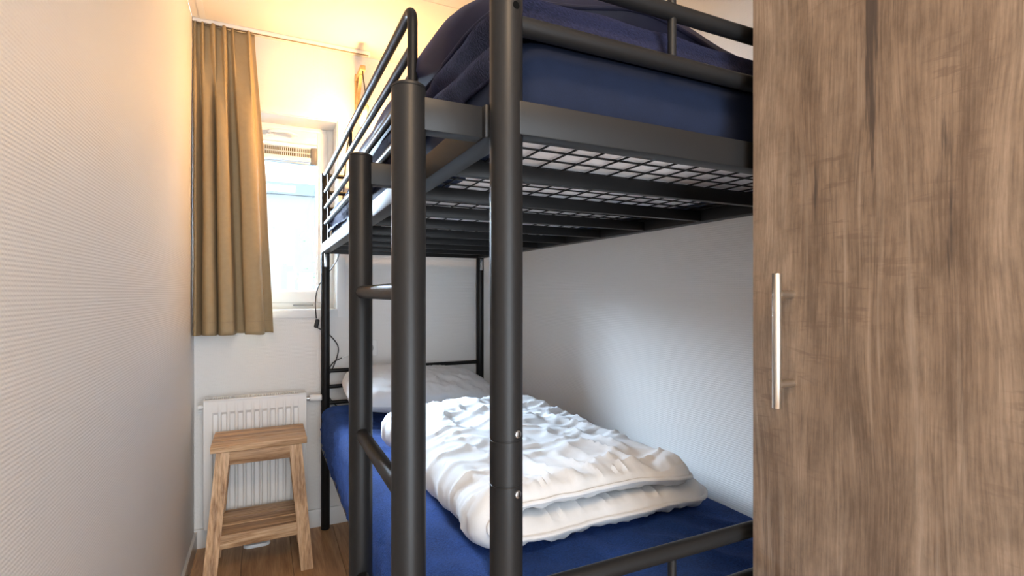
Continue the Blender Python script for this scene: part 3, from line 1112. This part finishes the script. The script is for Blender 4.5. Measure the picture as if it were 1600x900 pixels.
for sy in (-1, 1):   # aprons under the seat and rails of the shelf, between the legs
    za = SZ - .054
    (xa, ya), (xb, yb_) = leg_at(-1, sy, za), leg_at(1, sy, za)
    MB().beam((xa + .022, ya, za), (xb - .022, yb_, za), .020, .052, .0015).build('apron', M['stool'], st)
    zs_ = .170
    (xa, ya), (xb, yb_) = leg_at(-1, sy, zs_), leg_at(1, sy, zs_)
    MB().beam((xa + .021, ya, zs_), (xb - .021, yb_, zs_), .020, .052, .0015).build('shelf_rail', M['stool'], st)
for sx in (-1, 1):
    for z, nm in ((SZ - .054, 'side_apron'), (.170, 'side_rail')):
        (xa, ya), (xb, yb_) = leg_at(sx, -1, z), leg_at(sx, 1, z)
        MB().beam((xa, ya + .012, z), (xb, yb_ - .012, z), .018, .045, .0015).build(nm, M['stoolz'], st)
ys = [leg_at(-1, -1, .19)[1] + .0105, 2.372, 2.446, leg_at(-1, 1, .19)[1] - .0105]
for k in range(3):
    MB().box(-.160, .127, ys[k] + .0008, ys[k + 1] - .0008, .179, .197 - (.003 if k == 0 else 0), .002).build('shelf_board', M['stool'], st)

# ================================================================== WALL LAMP
lx = .418
la = empty('wall_lamp', (lx, YW, 2.03), 'pine bracket wall lamp with a glowing bare bulb above the upper bunk', 'lamp')
MB().box(lx - .012, lx + .012, YW - .022, YW, 2.01, 2.222, .002).build('wall_strip', M['lampwood'], la)
MB().box(lx - .012, lx + .012, 2.490, YW - .0, 2.182, 2.206, .002).build('arm', M['lampwood'], la)
MB().beam((lx, YW - .020, 2.075), (lx, 2.545, 2.184), .016, .016, .001).build('brace', M['lampwood'], la)
MB().tube(crom([(lx, 2.50, 2.184), (lx + .002, 2.497, 2.15), (lx + .010, 2.495, 2.09), (lx + .012, 2.497, 2.02)], 8), .0028, 8).build('cord', M['cable'], la)
so = MB().tube([(lx + .013, 2.497, 2.024), (lx + .012, 2.497, 2.018), (lx + .006, 2.496, 1.978), (lx + .005, 2.496, 1.974)], [.010, .0165, .0185, .015], 18).build('socket', newmat('walnut', (.16, .10, .055), .5), la)
bp = [(0, .010), (.010, .013), (.020, .019), (.034, .023), (.046, .020), (.054, .011), (.057, .002)]
ax = Vector((-.10, 0, -1)).normalized()
b0 = Vector((lx + .005, 2.496, 1.974))
MB().tube([b0 + ax * a for a, _ in bp], [r_ * .72 for _, r_ in bp], 20).build('bulb', M['bulb'], la)
ld = bpy.data.lights.new('bulb_light', 'POINT')
ld.energy = 18
ld.color = (1.0, 0.55, 0.20)
ld.shadow_soft_size = .025
lo = bpy.data.objects.new('bulb_light', ld)
col.objects.link(lo)
lo.location = b0 + ax * .030 + Vector((0, -.045, 0))

# cable with inline switch hanging behind the far post
pc_ = empty('power_cable', (.26, 2.64, .60), 'black lamp cable with inline switch hanging beside the window', 'cable')
cpts = [(lx - .008, 2.655, 2.05), (.400, 2.655, 1.96), (.372, 2.652, 1.86), (.350, 2.655, 1.6), (.332, 2.652, 1.34), (.300, 2.650, 1.26), (.238, 2.650, 1.17), (.222, 2.650, 1.09), (.226, 2.650, 1.01)]
MB().tube(crom(cpts, 8), .0026, 8).build('cord', M['cable'], pc_)
MB().obox(Matrix.Translation((.228, 2.650, .985)) @ Matrix.Rotation(R(12), 4, 'Y'), .020, .016, .042, .006).build('switch', M['cable'], pc_)
c2 = [(.231, 2.650, .965), (.276, 2.650, .938), (.320, 2.650, .885), (.326, 2.650, .84), (.305, 2.650, .775), (.278, 2.648, .72), (.274, 2.648, .66), (.300, 2.648, .60), (.345, 2.650, .565), (.40, 2.65, .56)]
MB().tube(crom(c2, 8), .0026, 8).build('cord', M['cable'], pc_)
c3 = [(.276, 2.648, .66), (.272, 2.646, .73), (.300, 2.646, .79), (.345, 2.648, .815)]
MB().tube(crom(c3, 8), .0024, 8).build('cord', M['cable'], pc_)
MB().tube([(.343, 2.648, .814), (.378, 2.650, .826), (.40, 2.652, .832)], [.003, .0045, .006], 10).build('plug', M['pvc'], pc_)
# wall socket
ws = empty('wall_socket', (.478, YW, .815), 'white wall socket on the far wall behind the ladder', 'socket')
MB().box(.438, .518, YW - .010, YW, .815, .895, .006, 3).build('plate', M['pvc'], ws)
MB().tube([(.478, YW - .0105, .855), (.478, YW - .0095, .855)], .021, 24).build('socket_well', newmat('well_grey', (.5, .5, .5), .5), ws)
# unseen ceiling fixture, added to give the warm fill light a source
cl = empty('added_ceiling_lamp', (.15, -.35, ZC - .05), 'unseen round white ceiling fixture added for the fill light behind the viewpoint', 'lamp')
MB().tube([(.15, -.35, ZC), (.15, -.35, ZC - .02)], .17, 32).build('base', M['white'], cl)
MB().tube([(.15, -.35, ZC - .02), (.15, -.35, ZC - .035), (.15, -.35, ZC - .045)], [.165, .15, .10], 32).build('diffuser', M['pvc'], cl)
